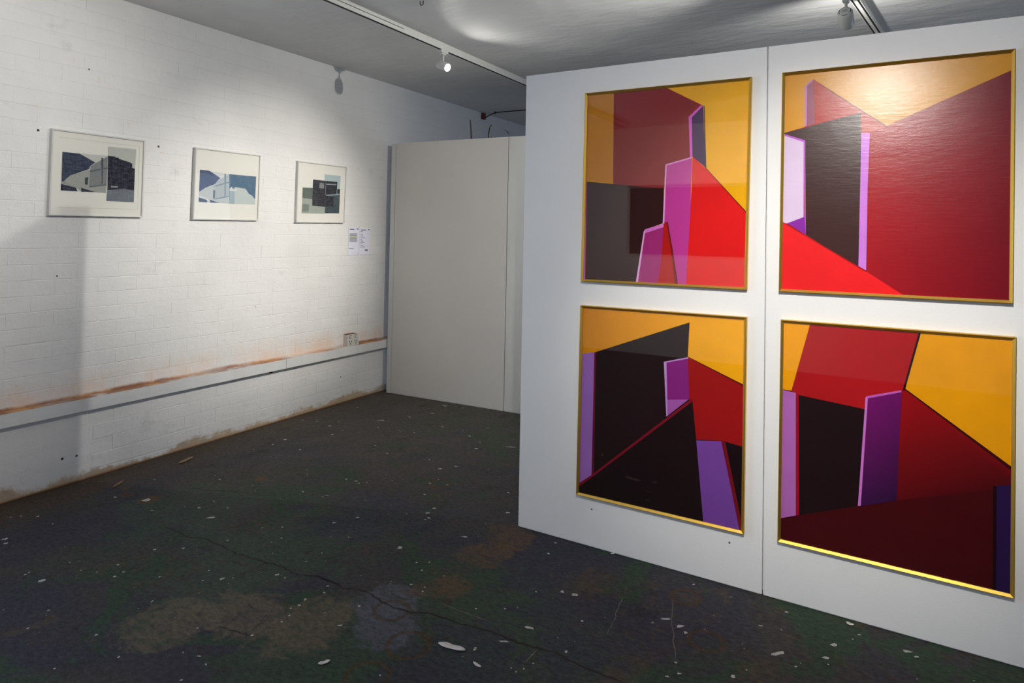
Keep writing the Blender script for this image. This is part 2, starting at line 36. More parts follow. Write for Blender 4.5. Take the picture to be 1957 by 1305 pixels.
DATA_JSON = r"""{"UL": [[[246, 180, 6], [[-1.3757, 2.317], [-0.5494, 2.3073], [-0.5547, 1.342], [-1.368, 1.338]]], [[206, 132, 6], [[-1.3756, 2.3124], [-1.208, 2.3057], [-1.2032, 1.8377], [-1.3675, 1.8569]]], [[140, 10, 12], [[-1.208, 2.3057], [-0.9524, 2.3037], [-0.7611, 2.1942], [-0.8183, 2.1428], [-0.8117, 1.9516], [-0.9324, 1.9227], [-0.9411, 1.8063], [-1.0379, 1.8167], [-1.2032, 1.836]]], [[52, 20, 17], [[-1.3496, 1.8519], [-1.2032, 1.836], [-1.0379, 1.8167], [-0.9429, 1.8089], [-0.9457, 1.6405], [-1.0366, 1.607], [-1.0757, 1.345], [-1.3464, 1.3391]]], [[232, 24, 24], [[-0.8076, 1.9581], [-0.7453, 1.8976], [-0.5544, 1.6836], [-0.5585, 1.3457], [-0.8372, 1.3457], [-0.8098, 1.8081]]], [[198, 60, 152], [[-0.9324, 1.9227], [-0.8092, 1.9532], [-0.8162, 1.6582], [-0.8313, 1.346], [-1.0756, 1.3407], [-1.0348, 1.6053], [-0.9448, 1.6363]]], [[168, 42, 118], [[-1.0364, 1.5897], [-0.9429, 1.6218], [-0.9496, 1.4876], [-0.9668, 1.3468], [-1.0685, 1.3454]]], [[185, 22, 18], [[-0.9432, 1.6465], [-0.9234, 1.6466], [-0.8958, 1.5062], [-0.8699, 1.348], [-0.9668, 1.3468], [-0.9496, 1.4876]]], [[120, 20, 15], [[-0.9285, 1.6466], [-0.9217, 1.6466], [-0.8941, 1.5062], [-0.8682, 1.3481], [-0.8818, 1.3473], [-0.9043, 1.5059]]], [[224, 120, 205], [[-1.0349, 1.6096], [-0.9431, 1.6388], [-0.942, 1.6218], [-1.0381, 1.5897]]], [[235, 165, 225], [[-0.9375, 1.9212], [-0.9306, 1.9226], [-0.9388, 1.6389], [-0.9466, 1.6388]]], [[235, 160, 220], [[-0.9358, 1.9245], [-0.81, 1.9549], [-0.81, 1.949], [-0.934, 1.9176]]], [[240, 180, 230], [[-1.0401, 1.6009], [-1.033, 1.6027], [-1.0667, 1.3455], [-1.0775, 1.3449]]], [[70, 38, 82], [[-0.8133, 2.1424], [-0.7611, 2.1933], [-0.7454, 1.9017], [-0.8076, 1.9564]]], [[224, 100, 205], [[-0.8283, 2.1452], [-0.771, 2.1967], [-0.7603, 2.1933], [-0.8133, 2.1424], [-0.8075, 1.9539], [-0.8191, 1.9519]]], [[60, 20, 12], [[-0.7579, 2.1931], [-0.7538, 2.1927], [-0.7429, 1.8975], [-0.7478, 1.901]]], [[110, 30, 12], [[-0.747, 1.9001], [-0.7429, 1.9], [-0.5544, 1.6876], [-0.5544, 1.6812]]], [[215, 120, 210], [[-1.3615, 1.8549], [-1.3496, 1.8528], [-1.3483, 1.339], [-1.3601, 1.3384]]], [[150, 15, 20], [[-1.3496, 1.8528], [-1.3437, 1.8518], [-1.3425, 1.3393], [-1.3483, 1.339]]]], "UR": [[[[190, 22, 34], [120, 14, 30], [112, 8, 24], [190, 20, 30]], [[-0.4233, 2.3195], [0.4053, 2.3192], [0.4003, 1.3495], [-0.423, 1.3369]]], [[218, 148, 18], [[-0.4232, 2.3148], [0.4053, 2.3192], [0.4023, 2.2361], [-0.016, 2.0488], [-0.2923, 2.2705], [-0.3252, 2.2401], [-0.3238, 2.0641], [-0.4165, 2.0407]]], [[178, 45, 36], [[-0.2882, 2.2682], [-0.016, 2.0488], [-0.0811, 2.0201], [-0.104, 2.0241], [-0.1084, 2.111], [-0.2843, 2.076]]], [[200, 130, 180], [[-0.3252, 2.2429], [-0.2923, 2.2705], [-0.2843, 2.076], [-0.3238, 2.0669]]], [[150, 75, 100], [[-0.3152, 2.2437], [-0.2898, 2.2666], [-0.2843, 2.076], [-0.3155, 2.069]]], [[62, 34, 32], [[-0.4165, 2.0407], [-0.1084, 2.111], [-0.1063, 2.0217], [-0.1106, 1.4647], [-0.3158, 1.5956], [-0.3274, 2.0034], [-0.4078, 2.0347]]], [[222, 198, 226], [[-0.4207, 2.0354], [-0.4095, 2.0357], [-0.3274, 2.0034], [-0.3247, 1.6723], [-0.3916, 1.6446], [-0.4215, 1.6462]]], [[190, 90, 205], [[-0.4096, 2.0403], [-0.3208, 2.0058], [-0.315, 1.5956], [-0.3214, 1.6678], [-0.3274, 1.9989], [-0.4095, 2.0329]]], [[140, 40, 165], [[-0.3899, 1.6446], [-0.3206, 1.6741], [-0.315, 1.5956]]], [[205, 125, 218], [[-0.1063, 2.0243], [-0.0751, 2.0223], [-0.0821, 1.7944], [-0.0854, 1.4529], [-0.1137, 1.4663], [-0.1083, 1.8472]]], [[240, 30, 34], [[-0.4258, 1.6489], [-0.4129, 1.649], [-0.3158, 1.5956], [-0.1121, 1.4647], [-0.0854, 1.4486], [0.0625, 1.3481], [-0.423, 1.3369]]], [[110, 40, 25], [[-0.27, 2.2483], [-0.2651, 2.2478], [-0.0138, 2.0486], [-0.0189, 2.0464]]], [[150, 20, 24], [[-0.413, 1.6508], [-0.4087, 1.6509], [-0.0839, 1.4512], [-0.0869, 1.4459]]]], "LL": [[[34, 12, 14], [[-1.382, 1.2208], [-0.5507, 1.2266], [-0.5529, 0.2437], [-1.3856, 0.2398]]], [[[228, 145, 2], [255, 180, 4], [252, 176, 4], [250, 175, 3], [250, 172, 3], [228, 148, 2], [222, 142, 2]], [[-1.382, 1.2189], [-0.5507, 1.2283], [-0.5599, 0.9132], [-0.8177, 1.0124], [-0.8116, 1.1759], [-1.2873, 0.9848], [-1.3773, 0.9643]]], [[165, 112, 192], [[-1.3773, 0.9652], [-1.2904, 0.9845], [-1.2954, 0.3673], [-1.3812, 0.2914]]], [[110, 14, 36], [[-1.2904, 0.9845], [-1.281, 0.9855], [-1.283, 0.3727], [-1.2954, 0.3654]]], [[165, 12, 13], [[-0.8177, 1.0124], [-0.5598, 0.9089], [-0.557, 0.6367], [-0.6408, 0.6501], [-0.6621, 0.6506], [-0.7735, 0.6354], [-0.7954, 0.8189], [-0.8088, 0.817]]], [[140, 34, 128], [[-0.92, 0.9762], [-0.8176, 1.0088], [-0.8088, 0.8152], [-0.9138, 0.7981]]], [[172, 92, 175], [[-0.9138, 0.8], [-0.8124, 0.8156], [-0.9146, 0.7206]]], [[200, 150, 215], [[-0.9322, 0.9775], [-0.8177, 1.0124], [-0.8158, 1.0063], [-0.9191, 0.9754], [-0.91, 0.7268], [-0.9165, 0.7203]]], [[28, 8, 10], [[-1.381, 0.2798], [-0.7936, 0.8147], [-0.7335, 0.2512], [-1.3856, 0.2398]]], [[135, 14, 36], [[-1.3813, 0.2972], [-1.2954, 0.3673], [-0.7999, 0.8192], [-0.7936, 0.8165], [-0.7935, 0.8094], [-1.2921, 0.3564], [-1.3809, 0.2778]]], [[128, 72, 165], [[-0.7734, 0.6327], [-0.6604, 0.6492], [-0.5702, 0.2479], [-0.7352, 0.2507]]], [[24, 5, 12], [[-0.6434, 0.6496], [-0.557, 0.6401], [-0.5529, 0.2437]]], [[120, 14, 24], [[-0.6604, 0.6492], [-0.6425, 0.6497], [-0.5554, 0.2474], [-0.5719, 0.2475]]], [[90, 14, 8], [[-0.8177, 1.0133], [-0.8141, 1.0146], [-0.5599, 0.9157], [-0.5598, 0.908]]]], "LR": [[[72, 1, 8], [[-0.4198, 1.2301], [0.4135, 1.234], [0.4112, 0.2501], [-0.4251, 0.2409]]], [[252, 170, 0], [[-0.4246, 1.2277], [-0.2912, 1.2287], [-0.3671, 0.9182], [-0.4218, 0.9198]]], [[180, 18, 24], [[-0.2912, 1.2287], [0.1085, 1.2271], [0.0494, 0.9776], [-0.0839, 0.8782], [-0.3465, 0.905], [-0.3671, 0.9182]]], [[240, 162, 0], [[0.1116, 1.2302], [0.4135, 1.234], [0.4127, 0.7215], [0.0509, 0.9824]]], [[186, 108, 188], [[-0.4218, 0.9198], [-0.3484, 0.9108], [-0.344, 0.3875], [-0.4214, 0.3543]]], [[30, 9, 13], [[-0.339, 0.9041], [-0.0839, 0.8811], [-0.106, 0.482], [-0.3329, 0.391]]], [[168, 8, 32], [[-0.3493, 0.9106], [-0.3381, 0.9062], [-0.332, 0.3922], [-0.3449, 0.3873]]], [[[152, 4, 13], [158, 5, 13], [112, 2, 10], [82, 1, 8], [82, 1, 8], [95, 1, 9]], [[0.0429, 0.9767], [0.0525, 0.9817], [0.4127, 0.7232], [0.4128, 0.6742], [0.3407, 0.6442], [0.0274, 0.5336]]], [[[120, 14, 105], [108, 12, 98], [46, 10, 58], [60, 16, 72]], [[-0.0775, 0.9315], [0.043, 0.9748], [0.0274, 0.5336], [-0.1018, 0.4821]]], [[215, 125, 212], [[-0.0842, 0.9306], [-0.0758, 0.9318], [-0.0992, 0.4845], [-0.1094, 0.4813]]], [[200, 98, 190], [[-0.0834, 0.9345], [0.0413, 0.9765], [0.043, 0.9693], [-0.0775, 0.9268]]], [[28, 4, 9], [[0.1037, 1.2285], [0.1116, 1.2302], [0.0541, 0.9782], [0.0462, 0.9771]]], [[60, 4, 6], [[0.0509, 0.9824], [0.0557, 0.985], [0.4127, 0.7292], [0.4127, 0.7206]]], [[44, 18, 74], [[0.3513, 0.6613], [0.4128, 0.6768], [0.4112, 0.2501], [0.3471, 0.2526]]], [[30, 0, 8], [[0.3407, 0.659], [0.352, 0.6614], [0.3499, 0.2534], [0.3401, 0.2505]]]], "F1": [[[196, 197, 188], [[1.986, 2.0165], [2.2486, 2.0213], [2.2453, 1.7853], [1.9842, 1.7838]]], [[52, 60, 80], [[1.986, 2.0165], [2.0823, 2.0166], [2.1756, 1.971], [2.1471, 1.949], [2.139, 1.9269], [2.0323, 1.8773], [2.004, 1.8427], [1.9868, 1.8344]]], [[158, 160, 152], [[2.0038, 1.8472], [2.0323, 1.8773], [2.1434, 1.9259], [2.2491, 1.9592], [2.2458, 1.7853], [2.1746, 1.7856], [2.0902, 1.805], [2.0171, 1.8229]]], [[128, 132, 130], [[2.1472, 1.9467], [2.2134, 1.9942], [2.2473, 2.0173], [2.2462, 1.8304], [2.1415, 1.818]]], [[150, 152, 148], [[1.9854, 1.8366], [2.004, 1.8427], [2.0213, 1.8256], [2.0901, 1.8073], [2.1746, 1.787], [2.0996, 1.7822], [2.0773, 1.8041], [1.9838, 1.8227]]], [[40, 45, 62], [[1.9846, 1.8228], [2.0665, 1.8057], [2.0779, 1.7845], [1.9842, 1.7838]]], [[40, 45, 62], [[2.0966, 1.8078], [2.1791, 1.7859], [2.0996, 1.7836]]], [[60, 66, 72], [[2.1165, 1.8705], [2.1361, 1.8769], [2.1332, 1.8293], [2.1177, 1.8305]]], [[75, 82, 90], [[2.2085, 2.0057], [2.2213, 2.0047], [2.2228, 1.8408], [2.216, 1.8403]]], [[90, 96, 100], [[2.1437, 1.9178], [2.2472, 1.9469], [2.2474, 1.9396], [2.144, 1.9084]]], [[98, 105, 106], [[2.1423, 1.8205], [2.2458, 1.8425], [2.2461, 1.8353], [2.1426, 1.811]]], [[186, 188, 178], [[2.2467, 2.0804], [2.4259, 2.0853], [2.4204, 1.9462], [2.2487, 2.0175]]], [[34, 35, 50], [[2.2485, 2.0223], [2.2917, 2.0223], [2.2966, 2.0155], [2.3132, 2.0173], [2.3158, 2.0102], [2.3842, 1.9952], [2.4017, 1.987], [2.4025, 1.962], [2.4211, 1.9538], [2.4197, 1.8114], [2.3557, 1.8161], [2.2517, 1.8032]]], [[112, 118, 126], [[2.2517, 1.8041], [2.2984, 1.8102], [2.3556, 1.8186], [2.4197, 1.8114], [2.4196, 1.7351], [2.2469, 1.735]]], [[150, 154, 150], [[2.2695, 1.8321], [2.3167, 1.8331], [2.3122, 1.823], [2.2744, 1.8227]]]], "F1line": [[1.9648, 2.1022], [2.4469, 2.1055], [2.4461, 1.6886], [1.9697, 1.6812]], "F2": [[[206, 210, 208], [[2.8851, 1.9939], [3.1258, 1.9847], [3.1331, 1.7608], [2.8841, 1.761]]], [[70, 84, 112], [[2.8851, 1.9939], [2.9605, 1.9935], [3.0523, 1.9477], [3.0306, 1.9278], [3.0156, 1.9029], [2.9312, 1.8661], [2.8843, 1.8304]]], [[186, 192, 190], [[2.9312, 1.8661], [3.0156, 1.9029], [3.1251, 1.9208], [3.1342, 1.7609], [3.0387, 1.7609], [2.8849, 1.812], [2.8842, 1.8327]]], [[172, 180, 182], [[3.0306, 1.9278], [3.062, 1.9446], [3.1232, 1.9787], [3.1313, 1.8149], [3.014, 1.789], [2.9953, 1.8824]]], [[72, 86, 112], [[2.883, 1.7947], [2.9479, 1.7784], [2.9505, 1.7612], [2.8831, 1.761]]], [[72, 86, 112], [[2.9699, 1.7828], [3.0493, 1.7615], [2.9732, 1.7609]]], [[90, 102, 116], [[2.9962, 1.8541], [3.012, 1.8528], [3.0088, 1.7888], [2.9956, 1.7927]]], [[120, 138, 148], [[3.0851, 1.9802], [3.0976, 1.9803], [3.0988, 1.8082], [3.0907, 1.8077]]], [[130, 146, 154], [[3.0108, 1.8883], [3.1249, 1.9281], [3.1253, 1.916], [3.0111, 1.8788]]], [[130, 146, 154], [[3.0139, 1.7938], [3.1283, 1.8219], [3.1287, 1.8123], [3.0142, 1.7843]]], [[84, 112, 136], [[3.1258, 1.9828], [3.3647, 1.9848], [3.3613, 1.7982], [3.1308, 1.8632]]], [[160, 178, 184], [[3.1304, 1.8777], [3.1902, 1.8794], [3.194, 1.7623], [3.1342, 1.7609]]], [[192, 200, 198], [[3.1731, 1.8895], [3.2696, 1.8825], [3.3057, 1.8426], [3.3234, 1.8387], [3.3616, 1.8057], [3.3612, 1.7655], [3.1773, 1.7615]]], [[210, 215, 210], [[3.1306, 1.8705], [3.1508, 1.8913], [3.157, 1.8723], [3.1959, 1.8774], [3.1908, 1.8599], [3.1327, 1.8561]]]], "F2line": null, "F3": [[[172, 190, 192], [[4.0744, 2.0657], [4.2678, 2.0679], [4.2612, 1.9051], [4.0821, 1.8939]]], [[96, 106, 100], [[3.8332, 1.9328], [3.9462, 1.9365], [3.9431, 1.8392], [3.8319, 1.84]]], [[158, 165, 155], [[3.8318, 1.8435], [3.9431, 1.8392], [4.0878, 1.782], [4.088, 1.719], [3.8273, 1.7138]]], [[120, 130, 122], [[3.8379, 1.795], [3.9099, 1.7915], [3.903, 1.7278], [3.8311, 1.7321]]], [[46, 44, 52], [[3.9447, 2.0095], [4.0917, 2.0092], [4.0928, 1.7786], [3.9421, 1.7846]]], [[128, 134, 132], [[4.0191, 1.9869], [4.0713, 1.9873], [4.071, 1.9402], [4.016, 1.94]]], [[36, 38, 44], [[4.0936, 2.0093], [4.2294, 2.0105], [4.2215, 1.8878], [4.0943, 1.8765]]], [[62, 74, 80], [[4.0892, 1.8835], [4.2213, 1.8952], [4.265, 1.9127], [4.2591, 1.728], [4.0879, 1.7233]]], [[36, 38, 46], [[4.0895, 1.8762], [4.1901, 1.8749], [4.1872, 1.7842], [4.0926, 1.7843]]], [[40, 46, 52], [[4.2295, 1.9475], [4.2649, 1.9462], [4.2612, 1.9051], [4.2259, 1.9066]]], [[140, 152, 155], [[4.0954, 1.9855], [4.2181, 1.9874], [4.2184, 1.98], [4.0957, 1.9761]]], [[140, 152, 155], [[4.0987, 1.8877], [4.2612, 1.9051], [4.2616, 1.8939], [4.0991, 1.8768]]]], "frames": {"F1": [[1.9241, 2.149], [2.481, 2.1501], [2.479, 1.6367], [1.921, 1.6308]], "F2": [[2.8425, 2.1504], [3.3992, 2.1559], [3.3934, 1.6392], [2.837, 1.6318]], "F3": [[3.7714, 2.1519], [4.3371, 2.1579], [4.3236, 1.642], [3.766, 1.6332]]}, "pframes": {"UL": [[-1.3604, 2.306], [-0.5437, 2.3045], [-0.5554, 1.343], [-1.3673, 1.3387]], "UR": [[-0.4151, 2.3089], [0.4059, 2.3108], [0.3997, 1.3496], [-0.4213, 1.3447]], "LL": [[-1.3674, 1.2161], [-0.5541, 1.2218], [-0.5568, 0.2572], [-1.3738, 0.2551]], "LR": [[-0.4114, 1.2228], [0.4097, 1.2255], [0.4042, 0.2599], [-0.4167, 0.261]]}, "splat": [[-3.239, 1.472, 0.029, 0.0313], [-2.587, 1.904, 0.0203, 0.0223], [-2.409, 2.058, 0.0175, 0.0223], [-2.147, 1.987, 0.0164, 0.022], [-2.13, 1.709, 0.0149, 0.014], [-3.184, 2.263, 0.0434, 0.0188], [-3.354, 2.307, 0.0175, 0.0203], [-3.217, 2.39, 0.0156, 0.02], [-2.992, 1.981, 0.0153, 0.0234], [-3.819, 1.567, 0.0292, 0.032], [-3.763, 1.548, 0.0203, 0.0267], [-3.97, 1.775, 0.0185, 0.0209], [-3.701, 2.206, 0.0596, 0.0438], [-3.884, 2.132, 0.02, 0.0228], [-3.361, 2.405, 0.012, 0.0264], [-3.624, 2.63, 0.013, 0.0187], [-2.873, 2.802, 0.0372, 0.021], [-2.582, 2.578, 0.0188, 0.0217], [-3.036, 2.775, 0.0125, 0.0218], [-3.534, 2.144, 0.0134, 0.0204], [-2.772, 2.394, 0.0092, 0.0129], [-2.852, 2.333, 0.0092, 0.0129], [-2.677, 2.309, 0.0107, 0.016], [-2.883, 2.146, 0.0105, 0.0161], [-2.7, 1.915, 0.008, 0.0135], [-2.645, 1.848, 0.0078, 0.0128], [-2.357, 2.059, 0.0079, 0.0156], [-2.104, 1.826, 0.0098, 0.0124], [-2.111, 1.872, 0.0128, 0.0278], [-2.147, 1.91, 0.0102, 0.0106], [-2.136, 1.944, 0.0161, 0.016], [-2.388, 2.309, 0.0102, 0.0143], [-2.119, 2.066, 0.0106, 0.0142], [-2.146, 2.112, 0.0078, 0.0118], [-2.634, 1.393, 0.0134, 0.0102], [-2.431, 1.367, 0.0089, 0.0113], [-2.899, 1.276, 0.0054, 0.011], [-2.557, 1.214, 0.0099, 0.0067], [-2.189, 1.524, 0.0192, 0.0087], [-2.124, 1.414, 0.0134, 0.0118], [-4.05, 1.731, 0.013, 0.0159], [-3.806, 1.775, 0.009, 0.0148], [-2.348, 1.625, 0.011, 0.01], [-3.354, 1.459, 0.0139, 0.0146], [-3.098, 1.723, 0.0161, 0.0146], [-3.012, 1.703, 0.0189, 0.014], [-3.006, 1.661, 0.0187, 0.0137], [-3.111, 1.64, 0.0094, 0.0107], [-2.896, 3.07, 0.0198, 0.0235], [-2.854, 3.057, 0.0131, 0.0173], [-2.965, 3.06, 0.0133, 0.0238], [-2.828, 3.097, 0.011, 0.0146], [-2.487, 3.296, 0.0154, 0.0229], [-2.381, 3.335, 0.0154, 0.0226], [-2.406, 3.14, 0.0169, 0.0157], [-2.24, 3.018, 0.0221, 0.0166], [-2.233, 2.947, 0.0256, 0.0183], [-2.189, 2.901, 0.0175, 0.0199], [-2.193, 2.872, 0.0096, 0.0131], [-2.0, 3.438, 0.0129, 0.016], [-1.858, 3.195, 0.03, 0.0184], [-2.521, 2.693, 0.0231, 0.0134], [-2.581, 2.576, 0.0169, 0.0217], [-1.896, 2.822, 0.0457, 0.0175], [-2.105, 2.555, 0.0263, 0.029], [-2.396, 2.498, 0.009, 0.0157], [-1.341, 2.567, 0.0094, 0.014], [-1.242, 2.629, 0.0172, 0.0308], [-1.187, 2.634, 0.0311, 0.0222], [-1.493, 2.319, 0.0104, 0.0127], [-1.391, 2.383, 0.0089, 0.0127], [-1.839, 2.32, 0.0157, 0.0117], [-1.877, 2.441, 0.0098, 0.0221], [-1.892, 2.519, 0.0118, 0.0166], [-1.942, 2.484, 0.0101, 0.0133], [-1.919, 2.073, 0.0133, 0.0131], [-1.891, 1.932, 0.0252, 0.0119], [-1.351, 2.092, 0.0134, 0.0186], [-1.294, 2.024, 0.0232, 0.0211], [-1.283, 2.193, 0.0478, 0.0151], [-0.829, 2.619, 0.0102, 0.0123], [-1.079, 2.476, 0.013, 0.0145], [-1.237, 2.322, 0.0425, 0.0162], [-2.143, 2.114, 0.0078, 0.0118], [-2.117, 2.067, 0.0107, 0.017], [-1.557, 1.797, 0.01, 0.0074], [-1.156, 2.067, 0.0051, 0.0056], [-1.18, 2.075, 0.0051, 0.0057], [-1.139, 2.096, 0.0064, 0.0057], [-2.879, 2.804, 0.0414, 0.0211], [-1.449, 2.901, 0.021, 0.0141], [-1.469, 3.02, 0.0145, 0.0226], [-0.789, 2.675, 0.0415, 0.0137], [-0.728, 2.652, 0.0423, 0.0264], [-0.698, 2.626, 0.0185, 0.0206], [-0.369, 2.994, 0.0181, 0.0121], [-0.762, 3.003, 0.0158, 0.0134], [-0.446, 2.834, 0.019, 0.0097], [-0.36, 2.684, 0.065, 0.0268], [-0.202, 2.754, 0.0338, 0.0198], [-0.178, 2.858, 0.0379, 0.0185], [-0.097, 2.982, 0.0187, 0.0085], [-0.119, 2.937, 0.0077, 0.0083], [0.063, 2.961, 0.0375, 0.0189], [0.094, 2.944, 0.0178, 0.0133], [-0.65, 2.37, 0.0181, 0.0105], [-0.678, 2.424, 0.01, 0.0111], [-0.683, 2.332, 0.0208, 0.0062], [-0.479, 2.456, 0.0251, 0.0213], [-0.828, 2.619, 0.0126, 0.0107], [-0.191, 2.715, 0.0072, 0.0096], [-0.445, 2.52, 0.0071, 0.0067], [-2.966, 3.06, 0.0139, 0.0188], [-2.897, 3.072, 0.0208, 0.0208], [-2.857, 3.057, 0.012, 0.0159], [-2.829, 3.098, 0.0086, 0.0115], [-2.485, 3.297, 0.0139, 0.018], [-2.38, 3.334, 0.0173, 0.0178], [-2.749, 3.635, 0.0153, 0.0247], [-2.521, 3.627, 0.0187, 0.0207], [-2.581, 3.533, 0.0332, 0.0203], [-3.075, 3.572, 0.0157, 0.0233], [-3.521, 4.365, 0.0235, 0.0332], [-3.216, 4.048, 0.0173, 0.0247], [-3.487, 4.812, 0.0452, 0.0329], [-3.429, 4.56, 0.0289, 0.026], [-3.305, 4.851, 0.0174, 0.0276], [-2.664, 4.143, 0.0168, 0.0259], [-2.812, 4.221, 0.0237, 0.068], [-2.604, 4.005, 0.0244, 0.0243], [-2.414, 4.172, 0.0906, 0.0186], [-2.8, 4.475, 0.018, 0.0223], [-3.911, 3.93, 0.0158, 0.0318], [-4.189, 3.799, 0.0158, 0.0286], [-3.905, 3.379, 0.0307, 0.0337], [-3.894, 3.256, 0.022, 0.0227], [-3.642, 3.284, 0.0196, 0.0275], [-3.708, 3.663, 0.019, 0.0211], [-3.238, 2.989, 0.0106, 0.0174], [-3.046, 2.779, 0.0099, 0.0152], [-2.881, 2.8, 0.0488, 0.0166], [-2.404, 3.141, 0.0183, 0.0104], [-1.996, 3.436, 0.0135, 0.0126], [-3.547, 3.996, 0.0155, 0.0225], [-3.887, 3.808, 0.0331, 0.0267], [-4.072, 3.841, 0.0158, 0.0241], [-3.654, 4.157, 0.0642, 0.0321], [-3.125, 4.293, 0.0179, 0.03], [-4.088, 4.333, 0.0195, 0.0278], [-3.256, 3.65, 0.0162, 0.025]], "crack": [[[-3.289, 2.069], [-3.176, 2.07], [-3.084, 2.06], [-3.02, 2.094], [-2.91, 2.097], [-2.801, 2.088], [-2.727, 2.083], [-2.663, 2.093], [-2.547, 2.102], [-2.456, 2.117], [-2.364, 2.11], [-2.319, 2.111], [-2.252, 2.144], [-2.172, 2.142], [-2.109, 2.156]], [[-2.266, 2.145], [-2.169, 2.149], [-2.071, 2.138], [-1.996, 2.168], [-1.928, 2.162], [-1.864, 2.146], [-1.784, 2.143], [-1.714, 2.15], [-1.648, 2.184], [-1.565, 2.193], [-1.489, 2.198], [-1.432, 2.202], [-1.362, 2.223], [-1.309, 2.216], [-1.237, 2.216], [-1.15, 2.226], [-1.073, 2.238], [-1.017, 2.226], [-0.951, 2.221], [-0.872, 2.214], [-0.809, 2.222]], [[-3.653, 2.453], [-3.529, 2.485], [-3.387, 2.562], [-3.248, 2.59], [-3.103, 2.675]], [[-2.292, 1.674], [-2.223, 1.683], [-2.158, 1.698], [-2.115, 1.705]]], "scratch": [[[-1.651, 2.273], [-1.564, 2.267], [-1.477, 2.269], [-1.406, 2.271]], [[-1.001, 2.73], [-0.983, 2.624], [-0.966, 2.519], [-0.958, 2.443]], [[-0.812, 2.83], [-0.754, 2.639], [-0.684, 2.446]], [[-4.234, 3.877], [-4.112, 3.886], [-3.906, 3.872]], [[-4.022, 3.922], [-3.825, 3.946], [-3.602, 3.95]], [[-3.337, 3.912], [-3.111, 3.92], [-2.94, 3.955], [-2.694, 3.93]], [[-1.145, 2.217], [-1.154, 2.123]]], "flakes": {"sliver": [[-1.486, 2.046], [-1.375, 2.064]], "chip1": [[-1.783, 1.719], [-1.761, 1.756]], "chip2": [[-0.149, 3.042], [-0.12, 3.039]], "wood1": [[-4.081, 2.651], [-4.122, 2.78]], "wood2": [[-4.037, 2.204], [-4.092, 2.296]], "thin": [[-1.312, 2.026], [-1.273, 2.017]], "wood3": [[-1.187, 3.061], [-1.169, 3.078]]}, "patch": {"tan": [[-2.245, 1.773], [-2.448, 1.549], [-2.016, 1.888]], "grey": [[-1.826, 2.17], [-1.716, 2.021]], "brown": [[-1.719, 2.725], [-1.727, 2.94], [-1.737, 2.374]], "rust": [[-3.963, 2.236], [-3.876, 2.198], [-3.704, 2.234], [-3.42, 2.791]], "green": [[-2.614, 2.055], [-1.766, 1.787], [-2.529, 2.473], [-3.394, 2.304]], "green2": [[-1.731, 1.869], [-1.564, 2.399], [-1.168, 2.161], [-1.429, 2.329]], "rings": [[-0.767, 2.879], [-0.612, 2.614]], "ring2": [[-1.784, 2.121], [-1.581, 1.982], [-2.432, 3.322], [-1.595, 1.77]], "navy": [[-2.459, 2.77], [-1.446, 2.837], [-1.007, 2.452], [-1.362, 1.981]]}}"""
# ---------------------------------------------------------------- helpers
DATA = json.loads(DATA_JSON)
COL = bpy.context.scene.collection
W, YP, HC, HP = -4.3195, 3.0751, 3.0462, 2.44

def lin(c, k=1.0):
    return tuple(k * ((v / 255 / 12.92) if v / 255 <= .04045 else ((v / 255 + .055) / 1.055) ** 2.4) for v in c)

def link(o, parent=None):
    COL.objects.link(o)
    if parent: o.parent = parent
    return o

def mesh_obj(name, verts, faces, mat, parent=None, smooth=False, bevel=0, fix=True):
    me = bpy.data.meshes.new(name)
    me.from_pydata([tuple(v) for v in verts], [], faces)
    if fix:
        b = bmesh.new(); b.from_mesh(me); bmesh.ops.recalc_face_normals(b, faces=b.faces); b.to_mesh(me); b.free()
    me.materials.append(mat)
    if smooth:
        for f in me.polygons: f.use_smooth = True
    o = link(bpy.data.objects.new(name, me), parent)
    if bevel:
        m = o.modifiers.new('bevel', 'BEVEL'); m.width = bevel; m.segments = 2
    return o

def box_vf(x0, x1, y0, y1, z0, z1, n=0):
    v = [(x, y, z) for x in (x0, x1) for y in (y0, y1) for z in (z0, z1)]
    f = [(0, 1, 3, 2), (4, 6, 7, 5), (0, 4, 5, 1), (2, 3, 7, 6), (0, 2, 6, 4), (1, 5, 7, 3)]
    return v, [tuple(i + n for i in q) for q in f]

def boxes(name, lst, mat, parent=None, bevel=0):
    V, F = [], []
    for b in lst:
        v, f = box_vf(*b, n=len(V)); V += v; F += f
    return mesh_obj(name, V, F, mat, parent, bevel=bevel)

def lathe(name, prof, mat, parent=None, n=32, M=None, smooth=True):
    """profile of (radius, height) turned round z, then moved by matrix M; shading split by angle"""
    V, F = [], []
    for r, h in prof:
        for i in range(n):
            a = 2 * math.pi * i / n
            V.append(Vector((r * math.cos(a), r * math.sin(a), h)))
    for k in range(len(prof) - 1):
        for i in range(n):
            j = (i + 1) % n
            F.append((k * n + i, k * n + j, (k + 1) * n + j, (k + 1) * n + i))
    F.append(tuple(range(n))); F.append(tuple((len(prof) - 1) * n + i for i in range(n)))
    if M is not None: V = [M @ v for v in V]
    o = mesh_obj(name, V, F, mat, parent)
    if smooth: o.data.shade_smooth() if hasattr(o.data, 'shade_smooth') else None
    if smooth: o.data.set_sharp_from_angle(angle=math.radians(35))
    return o

